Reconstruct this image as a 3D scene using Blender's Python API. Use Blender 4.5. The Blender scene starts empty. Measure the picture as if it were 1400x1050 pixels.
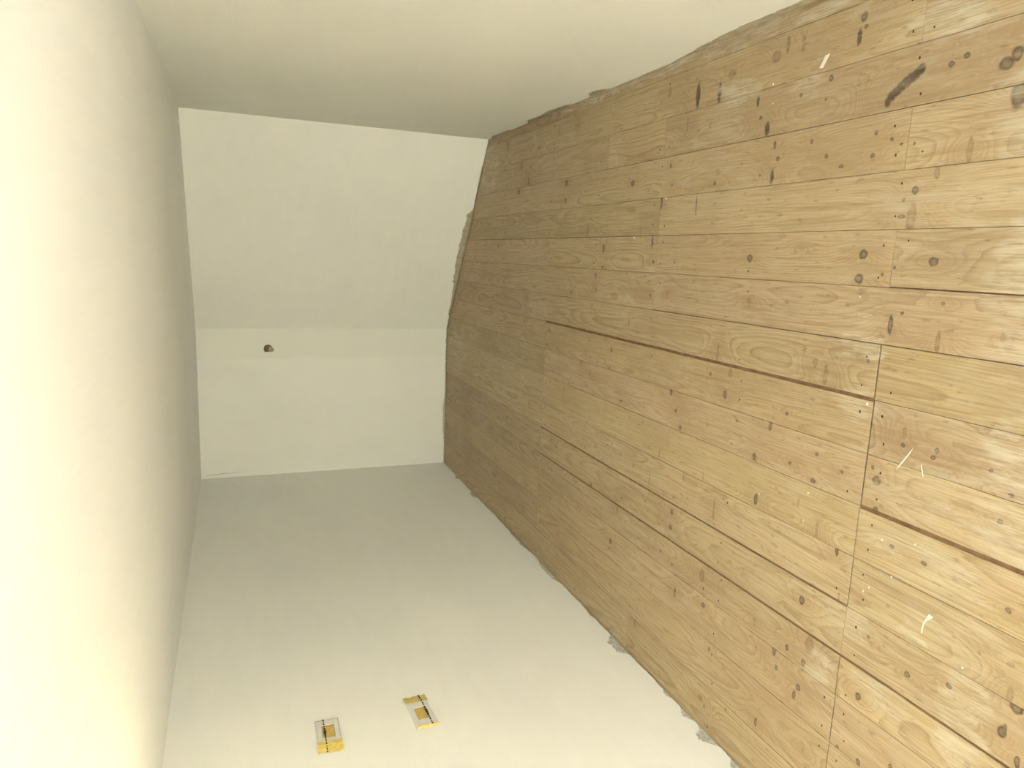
import bpy, bmesh, math, random
from mathutils import Vector, Matrix

scene = bpy.context.scene
COL = scene.collection

# ------------------------------------------------------------------ camera
# The picture was taken with the phone turned on its side: the floor is on the right of the frame.
cam_data = bpy.data.cameras.new('camera')
cam_data.sensor_fit = 'HORIZONTAL'
cam_data.sensor_width = 36.0
cam_data.lens = 966.4 / 1400.0 * 36.0
cam_data.clip_start = 0.02
cam = bpy.data.objects.new('camera', cam_data)
COL.objects.link(cam)
RIGHT = Vector((0.0395382, -0.3608504, -0.9317852))
DOWN = Vector((-0.9835659, -0.1784618, 0.0273771))
FWD = Vector((-0.1761671, 0.9153897, -0.3619762))
m3 = Matrix((RIGHT, -DOWN, -FWD)).transposed()
cam.matrix_world = Matrix.Translation((0, 0, 1.8827)) @ m3.to_4x4()
scene.camera = cam

# ------------------------------------------------------------------ world, lights, exposure
world = bpy.data.worlds.new('world')
scene.world = world
world.use_nodes = True
world.node_tree.nodes['Background'].inputs[0].default_value = (0.9, 0.85, 0.72, 1)
world.node_tree.nodes['Background'].inputs[1].default_value = 0.02
scene.view_settings.view_transform = 'Standard'
scene.view_settings.look = 'None'
scene.view_settings.gamma = 1.0
scene.view_settings.exposure = 2.96
scene.view_settings.use_curve_mapping = False


def lamp(name, loc, power, colour, radius):
    d = bpy.data.lights.new(name, 'POINT')
    d.energy = power
    d.color = colour
    d.shadow_soft_size = radius
    o = bpy.data.objects.new(name, d)
    o.location = loc
    COL.objects.link(o)
    return o


lamp('rear_fill', (0.75, -2.88, 0.30), 32.0, (1.0, 0.965, 0.69), 0.08)  # added unseen light behind the camera, placed to flatten the falloff
lamp('cool_fill', (0.50, -1.20, 0.30), 16.0, (0.545, 0.65, 1.0), 0.08)  # added unseen bluish fill, balances the colour of the nearer surfaces
lamp('warm_bulb', (-1.74, 1.52, 2.01), 2.1, (1.0, 0.88, 0.52), 0.04)

# ------------------------------------------------------------------ dimensions (metres)
H = 2.2
XL, XR = -2.02, 0.897
Y0 = -3.2
YB = 6.508
XC, YC = -0.698, 5.453        # the diagonal wall runs from (XR, YC) to (XC, YB)
SLOPE = (YB - YC) / (XR - XC)


def y_end(x):
    return YB if x < XC else YC + (XR - x) * SLOPE


# ------------------------------------------------------------------ node helpers
class Nodes:
    def __init__(self, tree):
        self.t = tree

    def new(self, typ, **kw):
        n = self.t.nodes.new(typ)
        for k, v in kw.items():
            setattr(n, k, v)
        return n

    def set(self, sock, v):
        if isinstance(v, bpy.types.NodeSocket):
            self.t.links.new(v, sock)
        elif v is not None:
            sock.default_value = v

    def math(self, op, a, b=None, c=None, clamp=False):
        n = self.new('ShaderNodeMath', operation=op, use_clamp=clamp)
        for i, v in enumerate((a, b, c)):
            self.set(n.inputs[i], v)
        return n.outputs[0]

    def vec(self, op, a, b=None):
        n = self.new('ShaderNodeVectorMath', operation=op)
        self.set(n.inputs[0], a)
        if b is not None:
            self.set(n.inputs[1], b)
        return n.outputs['Value'] if op in ('DOT_PRODUCT', 'LENGTH') else n.outputs[0]

    def noise(self, v, scale, detail=2.0, rough=0.5):
        n = self.new('ShaderNodeTexNoise')
        self.set(n.inputs['Vector'], v)
        n.inputs['Scale'].default_value = scale
        n.inputs['Detail'].default_value = detail
        n.inputs['Roughness'].default_value = rough
        return n.outputs['Fac']

    def ramp(self, v, a, b, lo=0.0, hi=1.0):
        n = self.new('ShaderNodeMapRange', interpolation_type='SMOOTHSTEP')
        self.set(n.inputs['Value'], v)
        for k, x in (('From Min', a), ('From Max', b), ('To Min', lo), ('To Max', hi)):
            n.inputs[k].default_value = x
        return n.outputs['Result']

    def mix(self, f, a, b, mode='MIX'):
        n = self.new('ShaderNodeMix', data_type='RGBA', blend_type=mode)
        self.set(n.inputs[0], f)
        self.set(n.inputs[6], a)
        self.set(n.inputs[7], b)
        return n.outputs[2]


def rgba(c):
    return (c[0], c[1], c[2], 1.0)


def new_mat(name):
    m = bpy.data.materials.new(name)
    m.use_nodes = True
    m.node_tree.nodes.clear()
    N = Nodes(m.node_tree)
    out = N.new('ShaderNodeOutputMaterial')
    b = N.new('ShaderNodeBsdfPrincipled')
    m.node_tree.links.new(b.outputs[0], out.inputs[0])
    return m, N, b


def plaster(name, colour, streak=(1.0, 1.0, 1.0), patch=None):
    """White skim plaster: faint mottling, trowel ridges; patch = (x_from, colour) for a strip of darker tone."""
    m, N, b = new_mat(name)
    tc = N.new('ShaderNodeTexCoord').outputs['Object']
    st = N.vec('MULTIPLY', tc, streak)
    big = N.noise(tc, 1.3, 2, 0.5)
    mid = N.noise(st, 9.0, 4, 0.6)
    fine = N.noise(tc, 160.0, 2, 0.6)
    c = N.mix(N.ramp(big, 0.3, 0.7), rgba([v * 0.965 for v in colour]), rgba(colour))
    c = N.mix(N.ramp(mid, 0.35, 0.7, 0, 0.35), c, rgba([min(1, v * 1.03) for v in colour]))
    if patch:
        x = N.new('ShaderNodeSeparateXYZ')
        N.set(x.inputs[0], tc)
        edge = N.math('ADD', x.outputs[0], N.math('MULTIPLY', N.math('SUBTRACT', mid, 0.5), 0.10))
        c = N.mix(N.ramp(edge, patch[0] - 0.012, patch[0] + 0.012), c, rgba(patch[1]))
    N.set(b.inputs['Base Color'], c)
    b.inputs['Roughness'].default_value = 0.72
    b.inputs['Specular IOR Level'].default_value = 0.25
    h = N.math('ADD', N.math('MULTIPLY', mid, 1.0), N.math('MULTIPLY', fine, 0.10))
    bp = N.new('ShaderNodeBump')
    bp.inputs['Strength'].default_value = 0.35
    bp.inputs['Distance'].default_value = 0.006
    N.set(bp.inputs['Height'], h)
    N.set(b.inputs['Normal'], bp.outputs[0])
    return m


def rough_mat(name, c1, c2, scale=30.0, rough=0.85, dist=0.003, spec=0.2):
    m, N, b = new_mat(name)
    tc = N.new('ShaderNodeTexCoord').outputs['Object']
    n = N.noise(tc, scale, 4, 0.6)
    N.set(b.inputs['Base Color'], N.mix(N.ramp(n, 0.35, 0.65), rgba(c1), rgba(c2)))
    b.inputs['Roughness'].default_value = rough
    b.inputs['Specular IOR Level'].default_value = spec
    bp = N.new('ShaderNodeBump')
    bp.inputs['Strength'].default_value = 0.5
    bp.inputs['Distance'].default_value = dist
    N.set(bp.inputs['Height'], n)
    N.set(b.inputs['Normal'], bp.outputs[0])
    return m


WHITE = (0.875, 0.87, 0.808)
M_PLASTER = plaster('plaster_wall', WHITE, (1, 0.35, 1.6))
M_CEIL = plaster('plaster_ceiling', WHITE, (2.2, 0.25, 1))
M_BACK = plaster('plaster_back', WHITE, (1, 1, 0.5), patch=(-0.955, (0.84, 0.832, 0.757)))
M_TAN = rough_mat('bare_wall_tan', (0.41, 0.355, 0.255), (0.51, 0.455, 0.34), 25)
M_MORTAR = rough_mat('bare_wall_grey', (0.42, 0.42, 0.36), (0.64, 0.64, 0.56), 60)
M_SUB = rough_mat('subfloor', (0.05, 0.032, 0.02), (0.09, 0.06, 0.035), 20)
M_TONGUE = rough_mat('board_tongue', (0.21, 0.125, 0.07), (0.31, 0.19, 0.11), 18)
M_NAIL = rough_mat('nail_iron', (0.04, 0.028, 0.019), (0.08, 0.055, 0.036), 200, 0.6)
M_PAINT = rough_mat('dried_paint', (0.80, 0.79, 0.72), (0.88, 0.87, 0.81), 120, 0.6)
M_PLATE = rough_mat('white_plastic', (0.66, 0.65, 0.62), (0.72, 0.71, 0.67), 60, 0.3, 0.0005, 0.5)
M_AMBER = rough_mat('amber_tape_window', (0.55, 0.36, 0.08), (0.66, 0.47, 0.13), 45, 0.3, 0.001, 0.5)
M_TAPE = rough_mat('yellow_tape', (0.60, 0.45, 0.10), (0.74, 0.60, 0.20), 55, 0.3, 0.004, 0.5)
M_INK = rough_mat('black_print', (0.03, 0.025, 0.02), (0.07, 0.055, 0.03), 90, 0.5)
M_HOLE = rough_mat('hole_dark', (0.12, 0.09, 0.055), (0.20, 0.155, 0.09), 60)  # dark brown stands in for the shade of a deeper hole
M_PLUG = rough_mat('plug_wood', (0.36, 0.31, 0.19), (0.55, 0.49, 0.33), 90)


# ---- pine: growth rings cut by the board's face, bent round the knots
def pine_group():
    g = bpy.data.node_groups.new('pine', 'ShaderNodeTree')
    for nm, typ in (('Vector', 'Vector'), ('Bend', 'Float'), ('Dark', 'Float'), ('Brown', 'Float'), ('Pale', 'Float'), ('Film', 'Float'),
                    ('Pith', 'Float'), ('Depth', 'Float'), ('Tilt', 'Float'), ('Seed', 'Float'), ('Tint', 'Color'), ('Grain', 'Float')):
        g.interface.new_socket(nm, in_out='INPUT', socket_type='NodeSocket' + typ)
    g.interface.new_socket('Color', in_out='OUTPUT', socket_type='NodeSocketColor')
    g.interface.new_socket('Height', in_out='OUTPUT', socket_type='NodeSocketFloat')
    g.interface.new_socket('Rough', in_out='OUTPUT', socket_type='NodeSocketFloat')
    N = Nodes(g)
    I = N.new('NodeGroupInput').outputs
    O = N.new('NodeGroupOutput').inputs
    off = N.new('ShaderNodeCombineXYZ')
    N.set(off.inputs[0], N.math('MULTIPLY', I['Seed'], 7.31))
    N.set(off.inputs[1], N.math('MULTIPLY', I['Seed'], 3.17))
    N.set(off.inputs[2], I['Seed'])
    P = I['Vector']
    Q = N.vec('ADD', P, off.outputs[0])
    xyz = N.new('ShaderNodeSeparateXYZ')
    N.set(xyz.inputs[0], P)
    x, y = xyz.outputs[0], xyz.outputs[1]
    slow = N.noise(N.vec('MULTIPLY', Q, (1.2, 0.8, 1)), 1.0, 2, 0.5)
    wob = N.noise(N.vec('MULTIPLY', Q, (8.0, 1.6, 1)), 1.0, 3, 0.55)
    u = N.math('ADD', N.math('SUBTRACT', x, I['Pith']), N.math('MULTIPLY', N.math('SUBTRACT', wob, 0.5), 0.008))
    v = N.math('ADD', I['Depth'], N.math('ADD', N.math('MULTIPLY', I['Tilt'], y), N.math('MULTIPLY', N.math('SUBTRACT', slow, 0.5), 0.09)))
    r = N.math('SQRT', N.math('ADD', N.math('MULTIPLY', u, u), N.math('MULTIPLY', v, v)))
    r = N.math('ADD', r, I['Bend'])
    ring = N.math('ADD', N.math('MULTIPLY', r, 150.0), N.math('MULTIPLY', wob, 1.5))
    saw = N.math('FRACT', ring)
    late = N.math('MULTIPLY', N.math('POWER', saw, 2.6), N.ramp(saw, 1.0, 0.92))
    yr = N.noise(ring, 0.6, 1, 0.5)
    late = N.math('MULTIPLY', late, N.ramp(yr, 0.3, 0.65, 0.25, 1.0))
    fib = N.noise(N.vec('MULTIPLY', Q, (230, 7, 1)), 1.0, 3, 0.7)
    strk = N.noise(N.vec('MULTIPLY', Q, (75, 1.6, 1)), 1.0, 3, 0.6)
    fleck = N.noise(N.vec('MULTIPLY', Q, (70, 22, 1)), 1.0, 2, 0.5)
    blot = N.noise(N.vec('MULTIPLY', Q, (3.0, 1.5, 1)), 1.0, 2, 0.6)
    blot2 = N.noise(N.vec('MULTIPLY', Q, (14.0, 5.0, 1)), 1.0, 3, 0.62)
    early = rgba((0.560, 0.438, 0.270))
    c = N.mix(N.math('MULTIPLY', late, I['Grain']), early, rgba((0.275, 0.175, 0.085)))
    c = N.mix(N.ramp(fib, 0.28, 0.62, 0.62, 0.0), c, rgba((0.300, 0.215, 0.128)))
    c = N.mix(N.ramp(strk, 0.52, 0.70, 0.0, 0.55), c, rgba((0.330, 0.228, 0.130)))
    c = N.mix(N.ramp(strk, 0.47, 0.33, 0.0, 0.40), c, rgba((0.560, 0.465, 0.318)))
    c = N.mix(N.ramp(blot, 0.42, 0.72, 0.0, 0.50), c, rgba((0.395, 0.285, 0.165)))
    c = N.mix(N.ramp(blot2, 0.50, 0.75, 0.0, 0.32), c, rgba((0.490, 0.420, 0.300)))
    c = N.mix(N.ramp(fleck, 0.62, 0.76, 0.0, 0.55), c, rgba((0.215, 0.145, 0.080)))
    c = N.mix(N.ramp(I['Bend'], 0.008, 0.03, 0.0, 0.30), c, rgba((0.36, 0.235, 0.125)))
    c = N.mix(1.0, c, I['Tint'], 'MULTIPLY')
    c = N.mix(N.math('MULTIPLY', I['Pale'], 0.55), c, rgba((0.40, 0.31, 0.18)))
    bk = N.math('MULTIPLY', I['Brown'], N.ramp(fleck, 0.25, 0.6, 0.75, 0.40))
    c = N.mix(bk, c, rgba((0.18, 0.10, 0.048)))
    dk = N.math('MULTIPLY', I['Dark'], N.ramp(fleck, 0.3, 0.75, 0.96, 0.74))
    c = N.mix(dk, c, rgba((0.085, 0.060, 0.040)))
    # worn-in plaster dust
    d1 = N.noise(N.vec('MULTIPLY', Q, (30, 7, 1)), 1.0, 3, 0.65)
    d2 = N.noise(P, 2.1, 2, 0.5)
    dust = N.math('MULTIPLY', N.ramp(d1, 0.48, 0.72), N.ramp(d2, 0.42, 0.72, 0.06, 0.34))
    sp = N.noise(P, 130.0, 1, 0.5)
    film = N.math('MULTIPLY', I['Film'], N.ramp(N.math('ADD', N.math('MULTIPLY', d1, 0.5), N.math('MULTIPLY', fib, 0.5)), 0.42, 0.60, 0.08, 0.85))
    dust = N.math('ADD', dust, film, clamp=True)
    dust = N.math('ADD', dust, N.math('MULTIPLY', N.ramp(sp, 0.73, 0.79), 0.45), clamp=True)
    c = N.mix(dust, c, rgba((0.66, 0.62, 0.50)))
    N.set(O['Color'], c)
    hgt = N.math('ADD', N.math('MULTIPLY', late, 0.5), N.math('MULTIPLY', fib, 0.35))
    N.set(O['Height'], N.math('ADD', hgt, N.math('MULTIPLY', I['Dark'], 0.4)))
    N.set(O['Rough'], N.ramp(blot2, 0.3, 0.7, 0.50, 0.66))
    return g


PINE = pine_group()


def pine_mat(name, rng, x0, x1, knots, smears):
    m, N, b = new_mat(name)
    tc = N.new('ShaderNodeTexCoord').outputs['Object']
    jig = N.new('ShaderNodeTexNoise')
    N.set(jig.inputs['Vector'], tc)
    jig.inputs['Scale'].default_value = 55.0
    jig.inputs['Detail'].default_value = 2.0
    off = N.vec('MULTIPLY', N.vec('SUBTRACT', jig.outputs['Color'], (0.5, 0.5, 0.5)), (0.010, 0.010, 0))
    P = N.vec('ADD', tc, off)
    acc = {'Bend': None, 0: None, 1: None, 2: None}

    for kx, ky, lx, ly, tone in knots:
        sx, sy = lx / 1820.0, ly / 1820.0
        d = N.vec('SUBTRACT', P, (kx, ky, 0))
        q = N.vec('MULTIPLY', d, (1 / sx, 1 / sy, 0))
        d2 = N.vec('DOT_PRODUCT', q, q)
        mk = N.math('MULTIPLY', N.ramp(d2, 1.8, 0.6), N.ramp(d2, 0.05, 0.75, 0.62, 1.0))
        if tone == 3:
            tone, mk = 0, N.ramp(d2, 2.2, 0.5)
        acc[tone] = mk if acc[tone] is None else N.math('MAXIMUM', acc[tone], mk)
        if min(lx, ly) > 8:
            s = min(sx, 0.022)
            w = N.vec('MULTIPLY', d, (1 / (s * 1.5 + 0.006), 1 / (sy * 3.0 + 0.03), 0))
            w2 = N.math('ADD', N.vec('DOT_PRODUCT', w, w), 1.0)
            bend = N.math('DIVIDE', 0.020 + s * 1.2, w2)
            acc['Bend'] = bend if acc['Bend'] is None else N.math('ADD', acc['Bend'], bend)
    film = None
    wide = N.new('ShaderNodeTexNoise')
    N.set(wide.inputs['Vector'], N.vec('MULTIPLY', tc, (1.6, 0.8, 1)))
    wide.inputs['Scale'].default_value = 13.0
    wide.inputs['Detail'].default_value = 4.0
    P2 = N.vec('ADD', tc, N.vec('MULTIPLY', N.vec('SUBTRACT', wide.outputs['Color'], (0.5, 0.5, 0.5)), (0.11, 0.22, 0)))
    for fx, fy, rx, ry, st in smears:
        d = N.vec('SUBTRACT', P2, (fx, fy, 0))
        q = N.vec('MULTIPLY', d, (1 / rx, 1 / ry, 0))
        f = N.ramp(N.vec('DOT_PRODUCT', q, q), 1.3, 0.3, 0.0, st)
        film = f if film is None else N.math('MAXIMUM', film, f)
    g = N.new('ShaderNodeGroup')
    g.node_tree = PINE
    N.set(g.inputs['Vector'], tc)
    N.set(g.inputs['Bend'], acc['Bend'] if acc['Bend'] is not None else 0.0)
    for k, nm in ((0, 'Dark'), (1, 'Brown'), (2, 'Pale')):
        N.set(g.inputs[nm], acc[k] if acc[k] is not None else 0.0)
    N.set(g.inputs['Film'], film if film is not None else 0.0)
    g.inputs['Pith'].default_value = (x0 + x1) / 2 + rng.uniform(-0.07, 0.07)
    g.inputs['Depth'].default_value = rng.choice((0.06, 0.09, 0.12, 0.16, 0.2))
    g.inputs['Tilt'].default_value = rng.uniform(-0.018, 0.018)
    g.inputs['Seed'].default_value = rng.uniform(0, 40)
    t = rng.uniform(0.93, 1.06)
    g.inputs['Tint'].default_value = (t, t * rng.uniform(0.985, 1.015), t * rng.uniform(0.965, 1.035), 1)
    g.inputs['Grain'].default_value = rng.uniform(0.65, 1.0)
    N.set(b.inputs['Base Color'], g.outputs['Color'])
    N.set(b.inputs['Roughness'], g.outputs['Rough'])
    b.inputs['Specular IOR Level'].default_value = 0.28
    bp = N.new('ShaderNodeBump')
    bp.inputs['Strength'].default_value = 0.35
    bp.inputs['Distance'].default_value = 0.0012
    N.set(bp.inputs['Height'], g.outputs['Height'])
    N.set(b.inputs['Normal'], bp.outputs[0])
    return m


# ------------------------------------------------------------------ mesh helpers
def link(name, mesh, mat=None, parent=None):
    o = bpy.data.objects.new(name, mesh)
    COL.objects.link(o)
    if mat is not None and not mesh.materials:
        mesh.materials.append(mat)
    if parent is not None:
        o.parent = parent
    return o


def mesh_of(name, verts, faces, smooth=False):
    me = bpy.data.meshes.new(name)
    me.from_pydata([tuple(v) for v in verts], [], faces)
    bm = bmesh.new()
    bm.from_mesh(me)
    bmesh.ops.recalc_face_normals(bm, faces=bm.faces)
    bm.to_mesh(me)
    bm.free()
    if smooth:
        for pl in me.polygons:
            pl.use_smooth = True
    me.update()
    return me


def box_mesh(name, a, b):
    (x0, y0, z0), (x1, y1, z1) = a, b
    v = [(x0, y0, z0), (x1, y0, z0), (x1, y1, z0), (x0, y1, z0), (x0, y0, z1), (x1, y0, z1), (x1, y1, z1), (x0, y1, z1)]
    f = [(0, 3, 2, 1), (4, 5, 6, 7), (0, 1, 5, 4), (1, 2, 6, 5), (2, 3, 7, 6), (3, 0, 4, 7)]
    return mesh_of(name, v, f)


def structure(o, label):
    o['kind'] = 'structure'
    o['label'] = label
    o['category'] = 'wall' if 'wall' in o.name else o.name
    return o


# ------------------------------------------------------------------ floor
floor = structure(link('floor', box_mesh('floor', (XL - 0.1, Y0, -0.075), (XR + 0.1, YB + 0.1, -0.032)), M_SUB),
                  'worn pine board floor with knots, nail holes and plaster dust')

SEAMS = [0.915, 0.839, 0.661, 0.485, 0.304, 0.130, -0.046, -0.223, -0.400, -0.577, -0.753, -0.930, -1.106, -1.284, -1.430, -1.612, -1.822, -2.034]
# butt joints along each strip of boards
JOINTS = [[1.0, 3.89], [1.63], [2.95, 3.49], [1.632], [2.95], [1.63, 2.951, 4.20], [2.95], [1.632, 4.205], [1.63, 4.205], [1.63, 4.205], [1.632, 4.205],
          [1.63, 4.205], [1.631, 4.205], [1.632, 4.205], [1.63, 4.205], [1.63, 4.206], [0.6, 2.97]]
# seam index -> list of (y from, y to, half gap): the wide slots where a tongue was sawn off
WIDE = {8: [(1.63, 4.205, 0.0065)], 12: [(1.63, 4.205, 0.004)], 13: [(-2, 4.205, 0.0042)], 10: [(-2, 1.632, 0.0075)], 6: [(-2, 1.8, 0.004)],
        3: [(1.7, 3.4, 0.0013)], 5: [(2.95, 6.0, 0.0012)], 7: [(1.63, 2.4, 0.0018)]}
HATCH_JOINT = {(r, 0): (0.0026 if r in (7, 8, 9) else 0.0015) for r in range(7, 16)}
HATCH_JOINT.update({(r, 1): 0.0016 for r in range(8, 16)})
HATCH_JOINT[(12, 0)] = 0.0006

KNOTS = []
for rec in """
0.794 5.028 50 10 0 ; 0.786 3.908 60 12 2 ; 0.717 2.718 80 22 3 ; 0.697 2.569 70 18 3 ; 0.758 2.497 30 40 1 ; 0.391 3.218 24 26 0 ; 0.453 3.999 28 30
0 ; 0.629 4.743 50 12 0 ; 0.507 4.605 55 10 0 ; 0.454 4.778 26 30 0 ; 0.35 4 24 18 0 ; 0.443 2.888 16 14 0 ; 0.338 2.549 14 16 0 ; 0.355 2.867 12 18 0
; 0.71 4.445 14 14 0 ; 0.606 2.781 50 12 1 ; 0.775 2.942 40 20 1 ; 0.775 4.136 60 8 1 ; 0.794 1.854 24 20 0 ; 0.762 1.842 12 12 0 ; 0.736 1.864 38 16
3 ; 0.766 2.245 34 40 1 ; 0.792 2.189 50 16 1 ; 0.78 2.111 50 12 1 ; 0.634 1.965 18 16 0 ; 0.603 2.098 12 12 0 ; 0.568 1.981 8 8 0 ; 0.588 1.845 8 8 1
; 0.587 1.619 24 24 3 ; 0.577 1.633 24 26 3 ; 0.569 1.648 24 28 3 ; 0.56 1.664 24 30 3 ; 0.55 1.68 24 30 3 ; 0.539 1.696 24 28 3 ; 0.528 1.711 24 24 3
; 0.514 1.723 24 18 3 ; 0.58 1.524 14 16 0 ; 0.592 1.48 14 16 0 ; 0.546 1.364 28 34 0 ; 0.564 1.339 30 26 0 ; 0.463 1.318 60 36 0 ; 0.623 2.324 30 12
3 ; 0.559 2.3 12 12 0 ; 0.514 2.259 40 20 3 ; 0.448 2.208 24 14 0 ; 0.397 2.184 16 15 0 ; 0.336 2.206 40 15 3 ; 0.438 2.022 14 12 0 ; 0.38 1.948 12 12
0 ; 0.359 1.756 12 14 0 ; 0.426 1.752 12 10 0 ; 0.4 1.691 10 10 0 ; 0.339 1.878 10 18 0 ; 0.243 1.585 20 18 0 ; 0.29 1.52 36 14 1 ; 0.338 1.431 60 16
1 ; 0.381 1.653 8 8 0 ; 0.377 1.608 8 8 0 ; 0.28 2.946 50 22 0 ; 0.253 2.666 60 8 0 ; 0.164 3.681 55 10 0 ; 0.163 3.113 55 6 1 ; 0.105 2.998 50 12 3 ;
0.067 3.483 36 20 0 ; -0.033 3.481 16 16 0 ; 0.076 5.159 30 14 0 ; 0.004 2.975 15 15 0 ; 0.033 2.285 24 26 0 ; 0.007 2.795 10 10 0 ; -0.084 3.554 28
12 0 ; -0.159 3.545 14 10 0 ; -0.193 3.852 16 12 0 ; -0.125 3.743 9 9 0 ; -0.141 3.062 24 24 2 ; -0.155 2.98 16 10 0 ; -0.142 2.838 30 10 1 ; -0.269
4.552 36 10 0 ; -0.47 3.326 15 15 0 ; -0.592 3.672 30 10 0 ; -0.567 3.334 12 10 0 ; -0.639 3.559 14 12 0 ; -0.455 2.464 14 15 0 ; -0.431 2.336 28 20 1
; -0.584 2.744 28 15 0 ; -0.357 2.429 60 14 1 ; -0.306 3.163 40 8 1 ; -0.453 4.135 14 12 0 ; -0.129 2.267 18 20 1 ; 0.218 1.621 10 10 0 ; 0.164 1.586
70 26 1 ; 0.168 1.62 10 24 0 ; 0.054 1.743 26 26 0 ; -0.024 1.75 26 28 0 ; 0.016 1.62 9 9 0 ; -0.007 1.663 9 9 0 ; 0.036 1.492 22 26 0 ; -0.158 1.607
50 14 0 ; -0.192 1.443 56 14 1 ; -0.156 1.26 20 12 1 ; -0.356 1.839 64 16 1 ; -0.32 1.889 30 14 1 ; -0.28 1.672 10 10 0 ; 0.078 2.019 14 10 2 ; -0.08
1.442 10 10 1 ; -0.12 1.571 8 10 0 ; -0.82 3.884 75 6 1 ; -0.589 2.739 30 15 0 ; -0.526 2.356 30 18 0 ; -0.666 2.693 16 14 0 ; -0.734 2.649 18 14 0 ;
-0.721 3.188 10 16 0 ; -1.152 4.036 10 10 0 ; -1.177 3.957 10 10 0 ; -1.27 3.461 14 12 0 ; -1.234 3.115 10 10 0 ; -1.145 2.658 22 18 0 ; -1.218 2.66
20 18 0 ; -1.307 3.151 40 12 1 ; -1.51 3.2 24 20 0 ; -1.555 3.209 12 10 0 ; -1.343 2.396 50 26 1 ; -1.705 5.061 28 26 1 ; -1.584 4.413 14 12 0 ;
-1.053 2.866 60 6 1 ; -0.948 2.591 60 7 1 ; -0.905 2.452 40 6 1 ; -0.9 2.799 40 8 1 ; -1.538 4.005 12 9 0 ; -1.366 2.723 12 9 0 ; -1.393 2.623 12 9 0
; -1.398 3.96 30 8 1 ; -1.325 4 30 8 1 ; -1.024 2.359 90 10 1 ; -0.588 2.076 38 16 0 ; -0.731 2.146 26 16 0 ; -0.525 1.998 10 9 0 ; -0.702 1.957 12 13
0 ; -0.636 1.836 11 11 0 ; -0.665 1.719 9 9 0 ; -0.733 1.839 16 20 0 ; -0.896 2.113 40 16 0 ; -0.835 1.894 30 8 1 ; -0.477 1.508 34 12 1 ; -0.514
1.507 10 10 0 ; -0.652 1.583 26 28 0 ; -0.614 1.603 11 11 0 ; -0.525 1.405 12 15 0 ; -0.502 1.395 11 13 0 ; -0.742 1.572 12 16 0 ; -0.514 1.233 10 11
0 ; -0.641 1.189 11 13 0 ; -0.654 1.391 12 14 2 ; -0.838 1.496 12 15 0 ; -0.845 1.383 13 15 0 ; -0.898 1.796 50 10 1 ; -0.938 1.699 34 11 0 ; -0.562
1.173 10 12 0 ; -0.421 1.219 10 14 2 ; -1.341 2.396 50 26 1 ; -1.472 2.37 20 20 0 ; -1.398 2.38 14 9 0 ; -1.514 2.582 40 10 0 ; -1.829 2.899 50 10 1 ;
-1.644 2.303 14 10 0 ; -1.373 2.048 12 11 1 ; -1.431 1.929 46 18 0 ; -1.391 1.868 20 14 0 ; -1.323 1.766 54 34 1 ; -1.403 1.784 20 16 0 ; -1.497 1.909
18 13 0 ; -1.508 1.793 22 18 0 ; -1.547 1.809 28 13 0 ; -1.896 2.331 26 26 1 ; -1.919 2.299 12 10 0 ; -1.778 1.982 30 11 0 ; -1.18 1.825 28 20 0 ;
-1.725 1.738 20 9 1 ; -1.088 1.668 24 8 1 ; -1.383 1.541 20 18 0 ; -1.353 1.528 16 18 2 ; -1.611 1.594 18 12 0 ; -1.601 1.507 20 14 0 ; -1.842 2.161
14 8 0 ; -1.166 1.533 10 10 0 ; -1.206 1.384 16 18 0 ; -1.163 1.251 14 16 0 ; -1.006 1.101 12 18 1 ; -1.089 1.09 40 16 1 ; -1.112 1.069 26 28 0 ;
-1.197 1.093 30 20 0 ; -0.867 1.131 12 14 0 ; -1.02 1.184 8 10 1 ; -1.529 1.394 14 14 0 ; -1.354 1.167 14 16 1 ; -1.029 1.48 8 10 1 ; -1.015 1.26 8 10
1
""".replace('\n', ' ').split(';'):
    a = rec.split()
    KNOTS.append((float(a[0]), float(a[1]), float(a[2]), float(a[3]), int(a[4])))

# plaster smeared on the wood: x, y, half width across, half length along, strength
SMEARS = [(-0.235, 1.70, 0.05, 0.07, 0.8), (-0.425, 1.70, 0.05, 0.10, 0.6), (0.715, 1.52, 0.07, 0.13, 0.75), (0.685, 2.47, 0.055, 0.15, 0.8),
          (-1.25, 1.20, 0.20, 0.07, 0.55), (-1.375, 1.72, 0.06, 0.08, 0.7), (0.56, 3.44, 0.05, 0.08, 0.5), (-1.077, 1.397, 0.035, 0.045, 0.8),
          (-0.86, 6.2, 0.25, 0.32, 0.35), (0.87, 2.3, 0.035, 0.7, 0.7), (0.89, 3.3, 0.03, 1.1, 1.0), (0.70, 5.4, 0.25, 0.22, 0.5), (0.73, 3.95, 0.06, 0.05, 0.5),
          (0.76, 4.5, 0.06, 0.05, 0.5), (0.40, 1.2, 0.10, 0.15, 0.35), (-0.16, 1.15, 0.08, 0.15, 0.4), (-0.65, 1.45, 0.09, 0.2, 0.25), (0.62, 2.05, 0.05, 0.12, 0.35),
          (-0.84, 1.35, 0.07, 0.25, 0.45), (-0.98, 1.25, 0.05, 0.2, 0.3), (-1.15, 1.62, 0.06, 0.12, 0.45), (-1.33, 1.45, 0.06, 0.10, 0.4), (0.20, 1.5, 0.07, 0.35, 0.3), (0.02, 1.2, 0.22, 0.13, 0.5), (-0.55, 1.15, 0.25, 0.13, 0.45), (0.42, 1.3, 0.12, 0.12, 0.4)]
TINTS = {}


def seam_gap(i, y):
    g = 0.0007
    for a, b, w in WIDE.get(i, ()):
        if a - 0.001 <= y <= b + 0.001:
            g = max(g, w)
    return g


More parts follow.
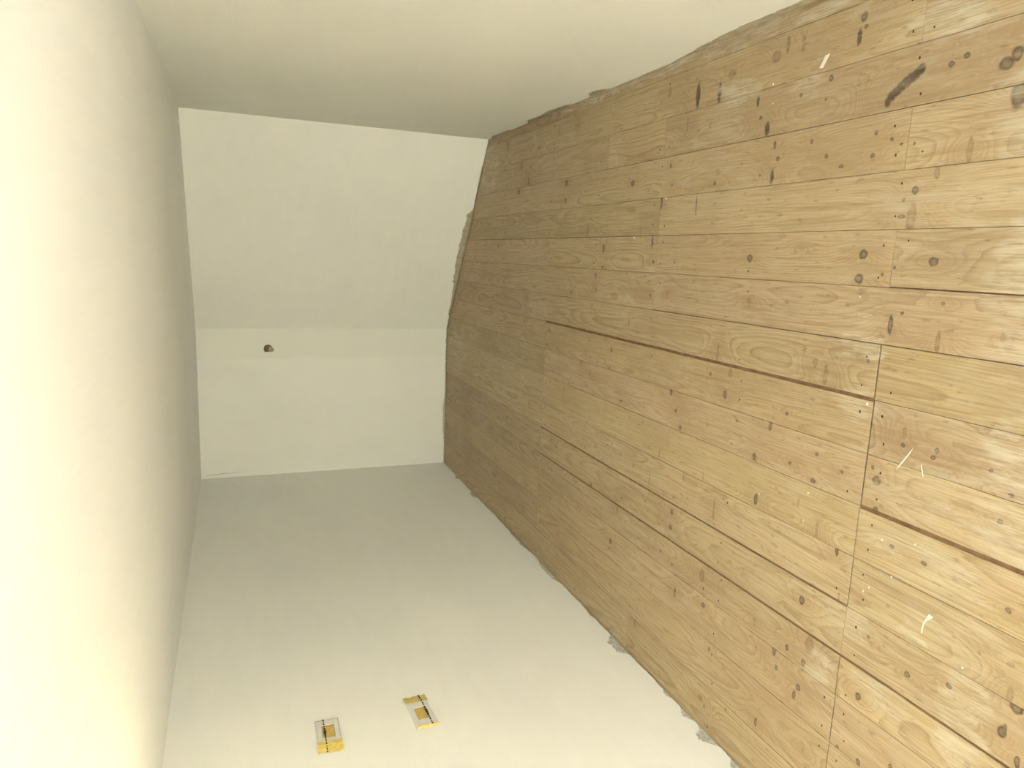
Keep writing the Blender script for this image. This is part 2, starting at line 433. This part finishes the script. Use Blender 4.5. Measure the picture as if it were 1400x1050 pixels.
def board_mesh(x0, x1, ya, yb_fn):
    """Board with chamfered top edges; the far end may be cut on the skew."""
    c, zt, zb = 0.0009, 0.0, -0.03
    e0, e1 = yb_fn(x0), yb_fn(x1)
    v = [(x0, ya, zb), (x1, ya, zb), (x1, e1, zb), (x0, e0, zb),
         (x0, ya, zt - c), (x1, ya, zt - c), (x1, e1, zt - c), (x0, e0, zt - c),
         (x0 + c, ya + c, zt), (x1 - c, ya + c, zt), (x1 - c, e1 - c, zt), (x0 + c, e0 - c, zt)]
    f = [(0, 3, 2, 1), (0, 1, 5, 4), (1, 2, 6, 5), (2, 3, 7, 6), (3, 0, 4, 7),
         (4, 5, 9, 8), (5, 6, 10, 9), (6, 7, 11, 10), (7, 4, 8, 11), (8, 9, 10, 11)]
    return mesh_of('floor_board', v, f)


nail_me = bpy.data.meshes.new('nail')
bm = bmesh.new()
bmesh.ops.create_cone(bm, cap_ends=True, segments=8, radius1=0.0038, radius2=0.0032, depth=0.004)
bm.to_mesh(nail_me)
bm.free()
nail_me.materials.append(M_NAIL)

rng = random.Random(11)
BOARDS = []
JOISTS = (1.63, 2.28, 2.95, 3.58, 4.205, 5.05, 5.70, 6.20)
for r in range(17):
    xb, xa = SEAMS[r], SEAMS[r + 1]
    cuts = [Y0] + JOINTS[r] + [None]
    for k in range(len(cuts) - 1):
        ya = cuts[k]
        yb = cuts[k + 1]
        hj0 = HATCH_JOINT.get((r, k - 1), 0.0006) if k > 0 else 0.0
        hj1 = HATCH_JOINT.get((r, k), 0.0006)
        ym = (max(ya, 1.2) + (yb if yb else 5.8)) / 2
        ga, gb = seam_gap(r + 1, ym), seam_gap(r, ym)
        xa_, xb_ = xa + ga, xb - gb
        y_lo = ya + hj0
        if yb is None:
            gap = 0.014 if -0.3 < (xa + xb) / 2 < 0.66 else 0.004
            fn = lambda x, g=gap: y_end(x) - g
        else:
            fn = lambda x, v=yb - hj1: v
        y_hi = max(fn(xa_), fn(xb_))
        ks = [q for q in KNOTS if xa <= q[0] < xb and ya <= q[1] < (yb or 9)]
        for _ in range(int(max(0, min(y_hi, 1.1) - y_lo) * 3)):
            ks.append((rng.uniform(xa, xb), rng.uniform(y_lo, min(y_hi, 1.1)), rng.choice((14, 20, 28)), rng.choice((12, 16, 24)), rng.choice((0, 0, 1))))
        sm = [s for s in SMEARS if s[0] + s[2] * 1.15 > xa and s[0] - s[2] * 1.15 < xb and s[1] + s[3] * 1.15 > y_lo and s[1] - s[3] * 1.15 < y_hi]
        mat = pine_mat('pine_board', rng, xa, xb, ks, sm)
        o = link('floor_board', board_mesh(xa_, xb_, y_lo, fn), mat, floor)
        BOARDS.append((xa, xb, y_lo, y_hi, o))
        for j in JOISTS:
            for side in (-1, 1):
                xn = (xa + xb) / 2 + side * (xb - xa) * 0.27 + rng.uniform(-0.012, 0.012)
                ends = [y for y in (y_lo, fn(xn)) if abs(y - j) < 0.06]
                spots = [j + rng.uniform(-0.02, 0.02)]
                if ends:
                    spots = [ends[0] + (0.045 if ends[0] == y_lo else -0.045) + rng.uniform(-0.012, 0.012)]
                for yn in spots:
                    if y_lo + 0.02 < yn < fn(xn) - 0.02 and xb - xa > 0.1 and rng.random() < (0.6 if yn < 3.8 else 0.85):
                        n = link('nail', nail_me, None, o)
                        n.location = (xn, yn, -0.0016)
                        n.scale = (rng.uniform(0.9, 1.7) * (1.5 if yn > 3.8 else 1.0), rng.uniform(0.8, 1.2), 1)


def board_at(x, y):
    for xa, xb, y0, y1, o in BOARDS:
        if xa <= x <= xb and y0 <= y <= y1:
            return o
    return floor


# tongues showing in the wide slots
for i, spans in WIDE.items():
    for a, b, w in spans:
        if w >= 0.003:
            link('board_tongue', box_mesh('board_tongue', (SEAMS[i] - w - 0.002, max(a, Y0), -0.020), (SEAMS[i] + w + 0.002, b, -0.0055)), M_TONGUE, floor)


# joists under the butt joints
for yj in (1.631, 2.95, 4.205):
    link('joist', box_mesh('joist', (XL, yj - 0.02, -0.032), (XR, yj + 0.02, -0.0301)), M_TONGUE, floor)

# dried paint on the boards
def blob(name, pts, z=0.0):
    """A closed outline raised a little above the wood."""
    n = len(pts)
    cx = sum(q[0] for q in pts) / n
    cy = sum(q[1] for q in pts) / n
    v = [(x, y, z) for x, y in pts] + [(cx + (x - cx) * 0.75, cy + (y - cy) * 0.75, z + 0.0011) for x, y in pts]
    f = [(i, (i + 1) % n, n + (i + 1) % n, n + i) for i in range(n)] + [tuple(range(n, 2 * n))]
    me = mesh_of(name, v, f)
    return link(name, me, M_PAINT, board_at(cx, cy))


blob('paint_dab', [(0.716, 1.982), (0.714, 2.004), (0.695, 2.014), (0.677, 2.026), (0.674, 2.008), (0.694, 1.996)])
pts = [(-0.988, 1.337), (-1.006, 1.349), (-1.022, 1.356), (-1.040, 1.358), (-1.056, 1.358)]
w = [0.0075, 0.0032, 0.0026, 0.0026, 0.0022]
outl = [(x - 0.2 * a, y - a) for (x, y), a in zip(pts, w)] + [(x + 0.2 * a, y + a) for (x, y), a in reversed(list(zip(pts, w)))]
blob('paint_drip', outl)
blob('paint_scratch', [(-0.512, 1.470), (-0.540, 1.487), (-0.575, 1.508), (-0.600, 1.520), (-0.576, 1.5045), (-0.541, 1.4835)])
blob('paint_scratch', [(-0.555, 1.437), (-0.590, 1.425), (-0.591, 1.4278), (-0.556, 1.4395)])
for x, y, s in ((-0.783, 1.854, 5), (-0.081, 1.735, 3), (0.298, 2.905, 7), (0.122, 3.169, 6), (-1.30, 3.812, 6), (-0.891, 1.862, 3), (-1.025, 1.576, 4), (-1.003, 1.557, 3.5),
                (-1.088, 1.223, 4), (-0.933, 1.482, 4), (-0.831, 1.533, 4), (-0.868, 2.097, 3), (-0.418, 1.655, 6), (0.67, 2.25, 5), (0.60, 2.24, 3), (-0.80, 1.42, 4)):
    n = 7
    rr = [s * 0.001 * rng.uniform(0.65, 1.2) for _ in range(n)]
    blob('paint_speck', [(x + rr[i] * math.cos(i * 2 * math.pi / n), y + rr[i] * math.sin(i * 2 * math.pi / n)) for i in range(n)])


# ------------------------------------------------------------------ walls: plaster skin with a ragged lower edge over bare wall
class Ragged:
    def __init__(self, seed, spans, base=0.004, amp=0.003, jag=1.0):
        self.jag = jag
        self.r = random.Random(seed)
        self.t = [self.r.random() for _ in range(4096)]
        self.spans, self.base, self.amp = spans, base, amp

    def n(self, s, f):
        q = s * f
        i = math.floor(q)
        k = q - i
        k = k * k * (3 - 2 * k)
        return self.t[(i * 7 + int(f)) % 4096] * (1 - k) + self.t[((i + 1) * 7 + int(f)) % 4096] * k

    def __call__(self, s):
        z = self.base + self.amp * (self.n(s, 9) + 0.6 * self.n(s, 37) + 0.5 * self.n(s, 97) - 0.6)
        for a, b, h, soft in self.spans:
            k = min((s - a) / soft, (b - s) / soft, 1.0)
            if k > 0:
                z = max(z, h * k * (0.55 + 0.40 * self.n(s, 7) + self.jag * (0.25 * self.n(s, 17) + 0.35 * self.n(s, 61) + 0.25 * self.n(s, 131))))
        return max(z, -0.002)


def wall(name, label, p0, p1, mat, base_mat, rag, skin=0.009, hole=None, step=0.008):
    """p0 -> p1 on plan with the room on the left-hand side; s runs from p0."""
    a, b = Vector((p0[0], p0[1], 0)), Vector((p1[0], p1[1], 0))
    L = (b - a).length
    d = (b - a) / L
    nrm = Vector((-d.y, d.x, 0))
    n = max(2, int(L / step))
    S = [L * i / n for i in range(n + 1)]
    W = lambda s, z, k: a + d * s + nrm * k + Vector((0, 0, z))
    if hole is None:
        v, f = [], []
        for s in S:
            z = rag(s)
            v += [W(s, z, 0), W(s, H + 0.01, 0), W(s, z - 0.002, -skin)]
        for i in range(n):
            q, w = 3 * i, 3 * (i + 1)
            f += [(q, w, w + 1, q + 1), (q, q + 2, w + 2, w)]
        me = mesh_of(name, v, f)
    else:
        bm = bmesh.new()
        lo = [bm.verts.new(W(s, rag(s), 0)) for s in S]
        hi = [bm.verts.new(W(L, H + 0.01, 0)), bm.verts.new(W(0, H + 0.01, 0))]
        ring = lo + hi
        edges = [bm.edges.new((ring[i], ring[(i + 1) % len(ring)])) for i in range(len(ring))]
        hv = [bm.verts.new(W(s, z, 0)) for s, z in hole]
        edges += [bm.edges.new((hv[i], hv[(i + 1) % len(hv)])) for i in range(len(hv))]
        bmesh.ops.triangle_fill(bm, use_beauty=True, use_dissolve=False, edges=edges)
        back = [bm.verts.new(W(s, z, -skin)) for s, z in hole]
        for i in range(len(hv)):
            j = (i + 1) % len(hv)
            bm.faces.new((hv[i], hv[j], back[j], back[i]))
        lb = [bm.verts.new(W(s, rag(s) - 0.002, -skin)) for s in S]
        for i in range(n):
            bm.faces.new((lo[i], lb[i], lb[i + 1], lo[i + 1]))
        me = bpy.data.meshes.new(name)
        bmesh.ops.recalc_face_normals(bm, faces=bm.faces)
        bm.to_mesh(me)
        bm.free()
    o = structure(link(name, me, mat), label)
    q = [W(-0.05, -0.05, -skin), W(L + 0.05, -0.05, -skin), W(L + 0.05, -0.05, -skin - 0.1), W(-0.05, -0.05, -skin - 0.1)]
    zt = 0.25 if hole is not None else H + 0.02
    v = q + [x + Vector((0, 0, zt + 0.05)) for x in q]
    f = [(0, 3, 2, 1), (4, 5, 6, 7), (0, 1, 5, 4), (1, 2, 6, 5), (2, 3, 7, 6), (3, 0, 4, 7)]
    link('bare_wall', mesh_of('bare_wall', v, f), base_mat, o)
    return o


# right-hand wall (top of the picture): s runs from the diagonal wall towards the camera
sy = lambda y: y - Y0
wall('wall_right', 'white plastered side wall whose lower edge is ragged above the boards', (XR, Y0), (XR, YC), M_PLASTER, M_TAN,
     Ragged(3, [(sy(4.95), sy(5.38), 0.034, 0.05), (sy(3.93), sy(4.66), 0.050, 0.10), (sy(3.50), sy(3.75), 0.066, 0.08), (sy(-3.7), sy(2.98), 0.075, 0.50)], 0.003, 0.003, 0.25))
# diagonal wall
Ld = math.hypot(XR - XC, YB - YC)
wall('wall_corner', 'white plastered diagonal wall across the far corner', (XR, YC), (XC, YB), M_PLASTER, M_TAN,
     Ragged(5, [(0.32 * Ld, 0.74 * Ld, 0.052, 0.06), (0.70 * Ld, 0.93 * Ld, 0.026, 0.05), (0.10 * Ld, 0.2 * Ld, 0.012, 0.04)], 0.004, 0.004, 0.5))
# far wall, with the broken hole
hs, hz = XC - (-0.874), 1.615
hole = [(hs + 0.001 * u, hz + 0.001 * w_) for u, w_ in
        ((-34, 24), (-37, 8), (-33, -10), (-20, -24), (-4, -36), (12, -38), (24, -34), (27, -16), (25, 2), (30, 20), (26, 38), (10, 46), (-14, 42), (-28, 36))]
wall_back = wall('wall_back', 'white plastered far wall with a small broken hole in it', (XC, YB), (XL, YB), M_BACK, M_MORTAR,
                 Ragged(8, [(0, 0.5, 0.010, 0.1), (0.55, 1.2, 0.016, 0.2)], 0.005, 0.004), hole=hole)
link('hole_back', box_mesh('hole_back', (-0.874 - 0.07, YB + 0.009, hz - 0.07), (-0.874 + 0.07, YB + 0.05, hz + 0.07)), M_HOLE, wall_back)
# hairline crack in the far wall, close to the ceiling
cp = [(-2.000, 2.16), (-1.985, 2.12), (-1.990, 2.07), (-1.982, 2.02), (-1.984, 1.96), (-1.978, 1.90), (-1.980, 1.86)]
v = []
for i, (x, z) in enumerate(cp):
    h = 0.0022 * (1 - abs(i - 2.5) / 4)
    v += [(x - h, YB - 0.0006, z), (x + h, YB - 0.0006, z), (x - h, YB + 0.002, z), (x + h, YB + 0.002, z)]
f = []
for i in range(len(cp) - 1):
    q = 4 * i
    f += [(q, q + 4, q + 5, q + 1), (q, q + 2, q + 6, q + 4), (q + 1, q + 5, q + 7, q + 3)]
link('crack', mesh_of('crack', v, f), M_TAN, wall_back)
# left-hand wall (bottom of the picture)
sl = lambda y: YB - y
spans = [(sl(6.07), sl(5.95), 0.026, 0.03), (sl(5.62), sl(5.42), 0.034, 0.05), (sl(4.75), sl(4.25), 0.022, 0.15), (sl(4.15), sl(3.75), 0.034, 0.12), (sl(3.42), sl(3.30), 0.02, 0.04),
         (sl(3.13), sl(2.90), 0.050, 0.06), (sl(2.62), sl(2.50), 0.020, 0.05), (sl(2.47), sl(2.33), 0.030, 0.05), (sl(2.32), sl(2.16), 0.055, 0.06), (sl(2.1), sl(1.95), 0.03, 0.04)]
wall('wall_left', 'white plastered side wall that carries the two taped plates', (XL, YB), (XL, Y0), M_PLASTER, M_MORTAR, Ragged(9, spans, 0.004, 0.006))
wall('wall_front', 'white plastered wall behind the photographer', (XL, Y0), (XR, Y0), M_PLASTER, M_MORTAR, Ragged(10, []))

structure(link('ceiling', box_mesh('ceiling', (XL - 0.12, Y0 - 0.12, H), (XR + 0.12, YB + 0.12, H + 0.1)), M_CEIL), 'white painted ceiling, glaringly bright next to the camera')

# plug of splintered wood inside the hole
plug_bm = bmesh.new()
prof = [(-22, -8), (-12, -30), (8, -34), (22, -28), (24, -6), (8, 4), (-8, 2)]
fr = [plug_bm.verts.new((-0.874 - 0.001 * u, YB + 0.0015 + 0.0004 * (i % 3) * 3, hz + 0.001 * w_)) for i, (u, w_) in enumerate(prof)]
bk = [plug_bm.verts.new((-0.874 - 0.001 * u, YB + 0.012, hz + 0.001 * w_)) for u, w_ in prof]
ctr = plug_bm.verts.new((-0.874, YB - 0.003, hz - 0.017))
for i in range(len(prof)):
    j = (i + 1) % len(prof)
    plug_bm.faces.new((fr[i], fr[j], ctr))
    plug_bm.faces.new((fr[i], bk[i], bk[j], fr[j]))
bmesh.ops.recalc_face_normals(plug_bm, faces=plug_bm.faces)
me = bpy.data.meshes.new('wall_plug')
plug_bm.to_mesh(me)
plug_bm.free()
plug = link('wall_plug', me, M_PLUG)
plug['label'] = 'splintered wooden plug in the broken hole of the far wall'
plug['category'] = 'plug'


# ------------------------------------------------------------------ taped switch plates on the left-hand wall
def prism(name, ring_front, ring_back, mat, parent):
    n = len(ring_front)
    v = ring_front + ring_back
    f = [tuple(range(n)), tuple(range(2 * n - 1, n - 1, -1))] + [(i, n + i, n + (i + 1) % n, (i + 1) % n) for i in range(n)]
    return link(name, mesh_of(name, v, f), mat, parent)


def plate(label, yc, zc, ly, lz, wy, wz, flap_side, flap, ink_z, skew):
    """Local axes: u along the wall away from the camera, w up, t out of the wall."""
    e = bpy.data.objects.new('switch_plate', None)
    COL.objects.link(e)
    e.location = (XL, yc, zc)
    e.rotation_euler = (skew, 0, 0)
    e.empty_display_size = 0.05
    e['label'] = label
    e['category'] = 'switch'
    e['group'] = 'taped plates on the side wall'
    a, b = ly / 2, lz / 2
    p, q = wy / 2, wz / 2
    t0, t1, c = 0.0, 0.011, 0.005
    rect = lambda x, hu, hw: [(x, -hu, -hw), (x, hu, -hw), (x, hu, hw), (x, -hu, hw)]
    v = rect(t0, a, b) + rect(t1 - c, a, b) + rect(t1, a - c, b - c) + rect(t1, p, q) + rect(0.006, p - 0.001, q - 0.001)
    f = []
    for k in range(4):
        for i in range(4):
            j = (i + 1) % 4
            f.append((4 * k + i, 4 * k + j, 4 * k + 4 + j, 4 * k + 4 + i))
    link('frame', mesh_of('frame', v, f), M_PLATE, e)
    # rocker seen through the tape
    v = rect(0.004, p - 0.001, q - 0.001) + rect(0.0085, p - 0.002, q - 0.002) + rect(0.0098, p - 0.012, q - 0.008)
    f = [(8, 9, 10, 11)]
    for k in range(2):
        for i in range(4):
            j = (i + 1) % 4
            f.append((4 * k + i, 4 * k + j, 4 * k + 4 + j, 4 * k + 4 + i))
    rk = link('rocker', mesh_of('rocker', v, f), M_AMBER, e)
    rk['label'] = 'amber square under the tape'
    # crumpled loose end of the tape, folded down to the wall
    rg = random.Random(int(zc * 1000))
    n, mrows = 8, 3
    v, f = [], []
    sgn = flap_side
    for i in range(n + 1):
        w_ = -b - 0.002 + (lz + 0.004) * i / n
        for k in range(mrows + 1):
            u = sgn * (a - 0.012 + (flap + 0.012) * k / mrows * (1 + 0.10 * rg.uniform(-1, 1)))
            h = [0.0125, 0.0122, 0.007, 0.0022][k] + (0.0025 * rg.random() if k > 1 else 0.0)
            v.append((h, u, w_ + rg.uniform(-1, 1) * 0.0012))
    for i in range(n):
        for k in range(mrows):
            q0 = i * (mrows + 1) + k
            f.append((q0, q0 + 1, q0 + mrows + 2, q0 + mrows + 1))
    tp = link('tape', mesh_of('tape', v, f), M_TAPE, e)
    md = tp.modifiers.new('thickness', 'SOLIDIFY')
    md.thickness = 0.0006
    tp['label'] = 'crumpled yellow tape end'
    # narrow tape edge folded over the other end
    v, f = [], []
    for i in range(n + 1):
        w_ = -b + lz * i / n
        j = rg.uniform(-0.0015, 0.0015)
        v += [(0.0118, -sgn * (a - 0.003 + j), w_), (0.009, -sgn * (a + 0.001), w_), (0.0012, -sgn * (a + 0.003 + j), w_)]
    for i in range(n):
        for k in range(2):
            f.append((3 * i + k, 3 * i + k + 1, 3 * i + k + 4, 3 * i + k + 3))
    te = link('tape', mesh_of('tape_edge', v, f), M_TAPE, e)
    md = te.modifiers.new('thickness', 'SOLIDIFY')
    md.thickness = 0.0005
    # line of black print along the tape, too small to read
    v, f = [], []
    total = ly + flap
    u_start = -a - (flap if sgn < 0 else 0.0)
    for s0, s1, wd in ((0.0, 0.04, 3.2), (0.06, 0.12, 2.6), (0.14, 0.17, 3.4), (0.20, 0.26, 2.6), (0.30, 0.34, 3.0), (0.36, 0.40, 2.4), (0.43, 0.50, 3.4), (0.52, 0.57, 6.0),
                       (0.58, 0.64, 5.4), (0.66, 0.72, 3.6), (0.75, 0.79, 2.4), (0.82, 0.87, 3.0), (0.90, 0.93, 2.4), (0.95, 1.0, 3.4)):
        u0, u1 = u_start + total * s0, u_start + total * s1
        if sgn > 0:
            u0, u1 = -u0 + flap * 1.0, -u1 + flap * 1.0
            u0, u1 = min(u0, u1), max(u0, u1)
        mid = (u0 + u1) / 2 * sgn
        h = 0.0132 if mid < a - 0.004 else 0.0132 - (mid - a + 0.004) / (flap + 0.004) * 0.0085 + 0.001
        wd *= 0.001
        i0 = len(v)
        v += [(h - 0.0008, u0, ink_z - wd), (h - 0.0008, u1, ink_z - wd), (h - 0.0008, u1, ink_z + wd), (h - 0.0008, u0, ink_z + wd),
              (h, u0, ink_z - wd), (h, u1, ink_z - wd), (h, u1, ink_z + wd), (h, u0, ink_z + wd)]
        f += [tuple(i0 + k for k in q_) for q_ in ((4, 5, 6, 7), (0, 1, 5, 4), (1, 2, 6, 5), (2, 3, 7, 6), (3, 0, 4, 7))]
    pr = link('tape_print', mesh_of('tape_print', v, f), M_INK, e)
    pr['kind'] = 'stuff'
    pr['label'] = 'line of small black print on the tape'
    return e


plate('white wall plate with yellow tape folded over its near end, nearest the ceiling', 2.768, 1.563, 0.155, 0.098, 0.088, 0.053, -1, 0.048, 0.015, -0.02)
plate('white wall plate with a wide yellow tape flap on its far end, nearest the floor', 2.765, 1.157, 0.180, 0.098, 0.088, 0.055, 1, 0.046, -0.022, 0.05)
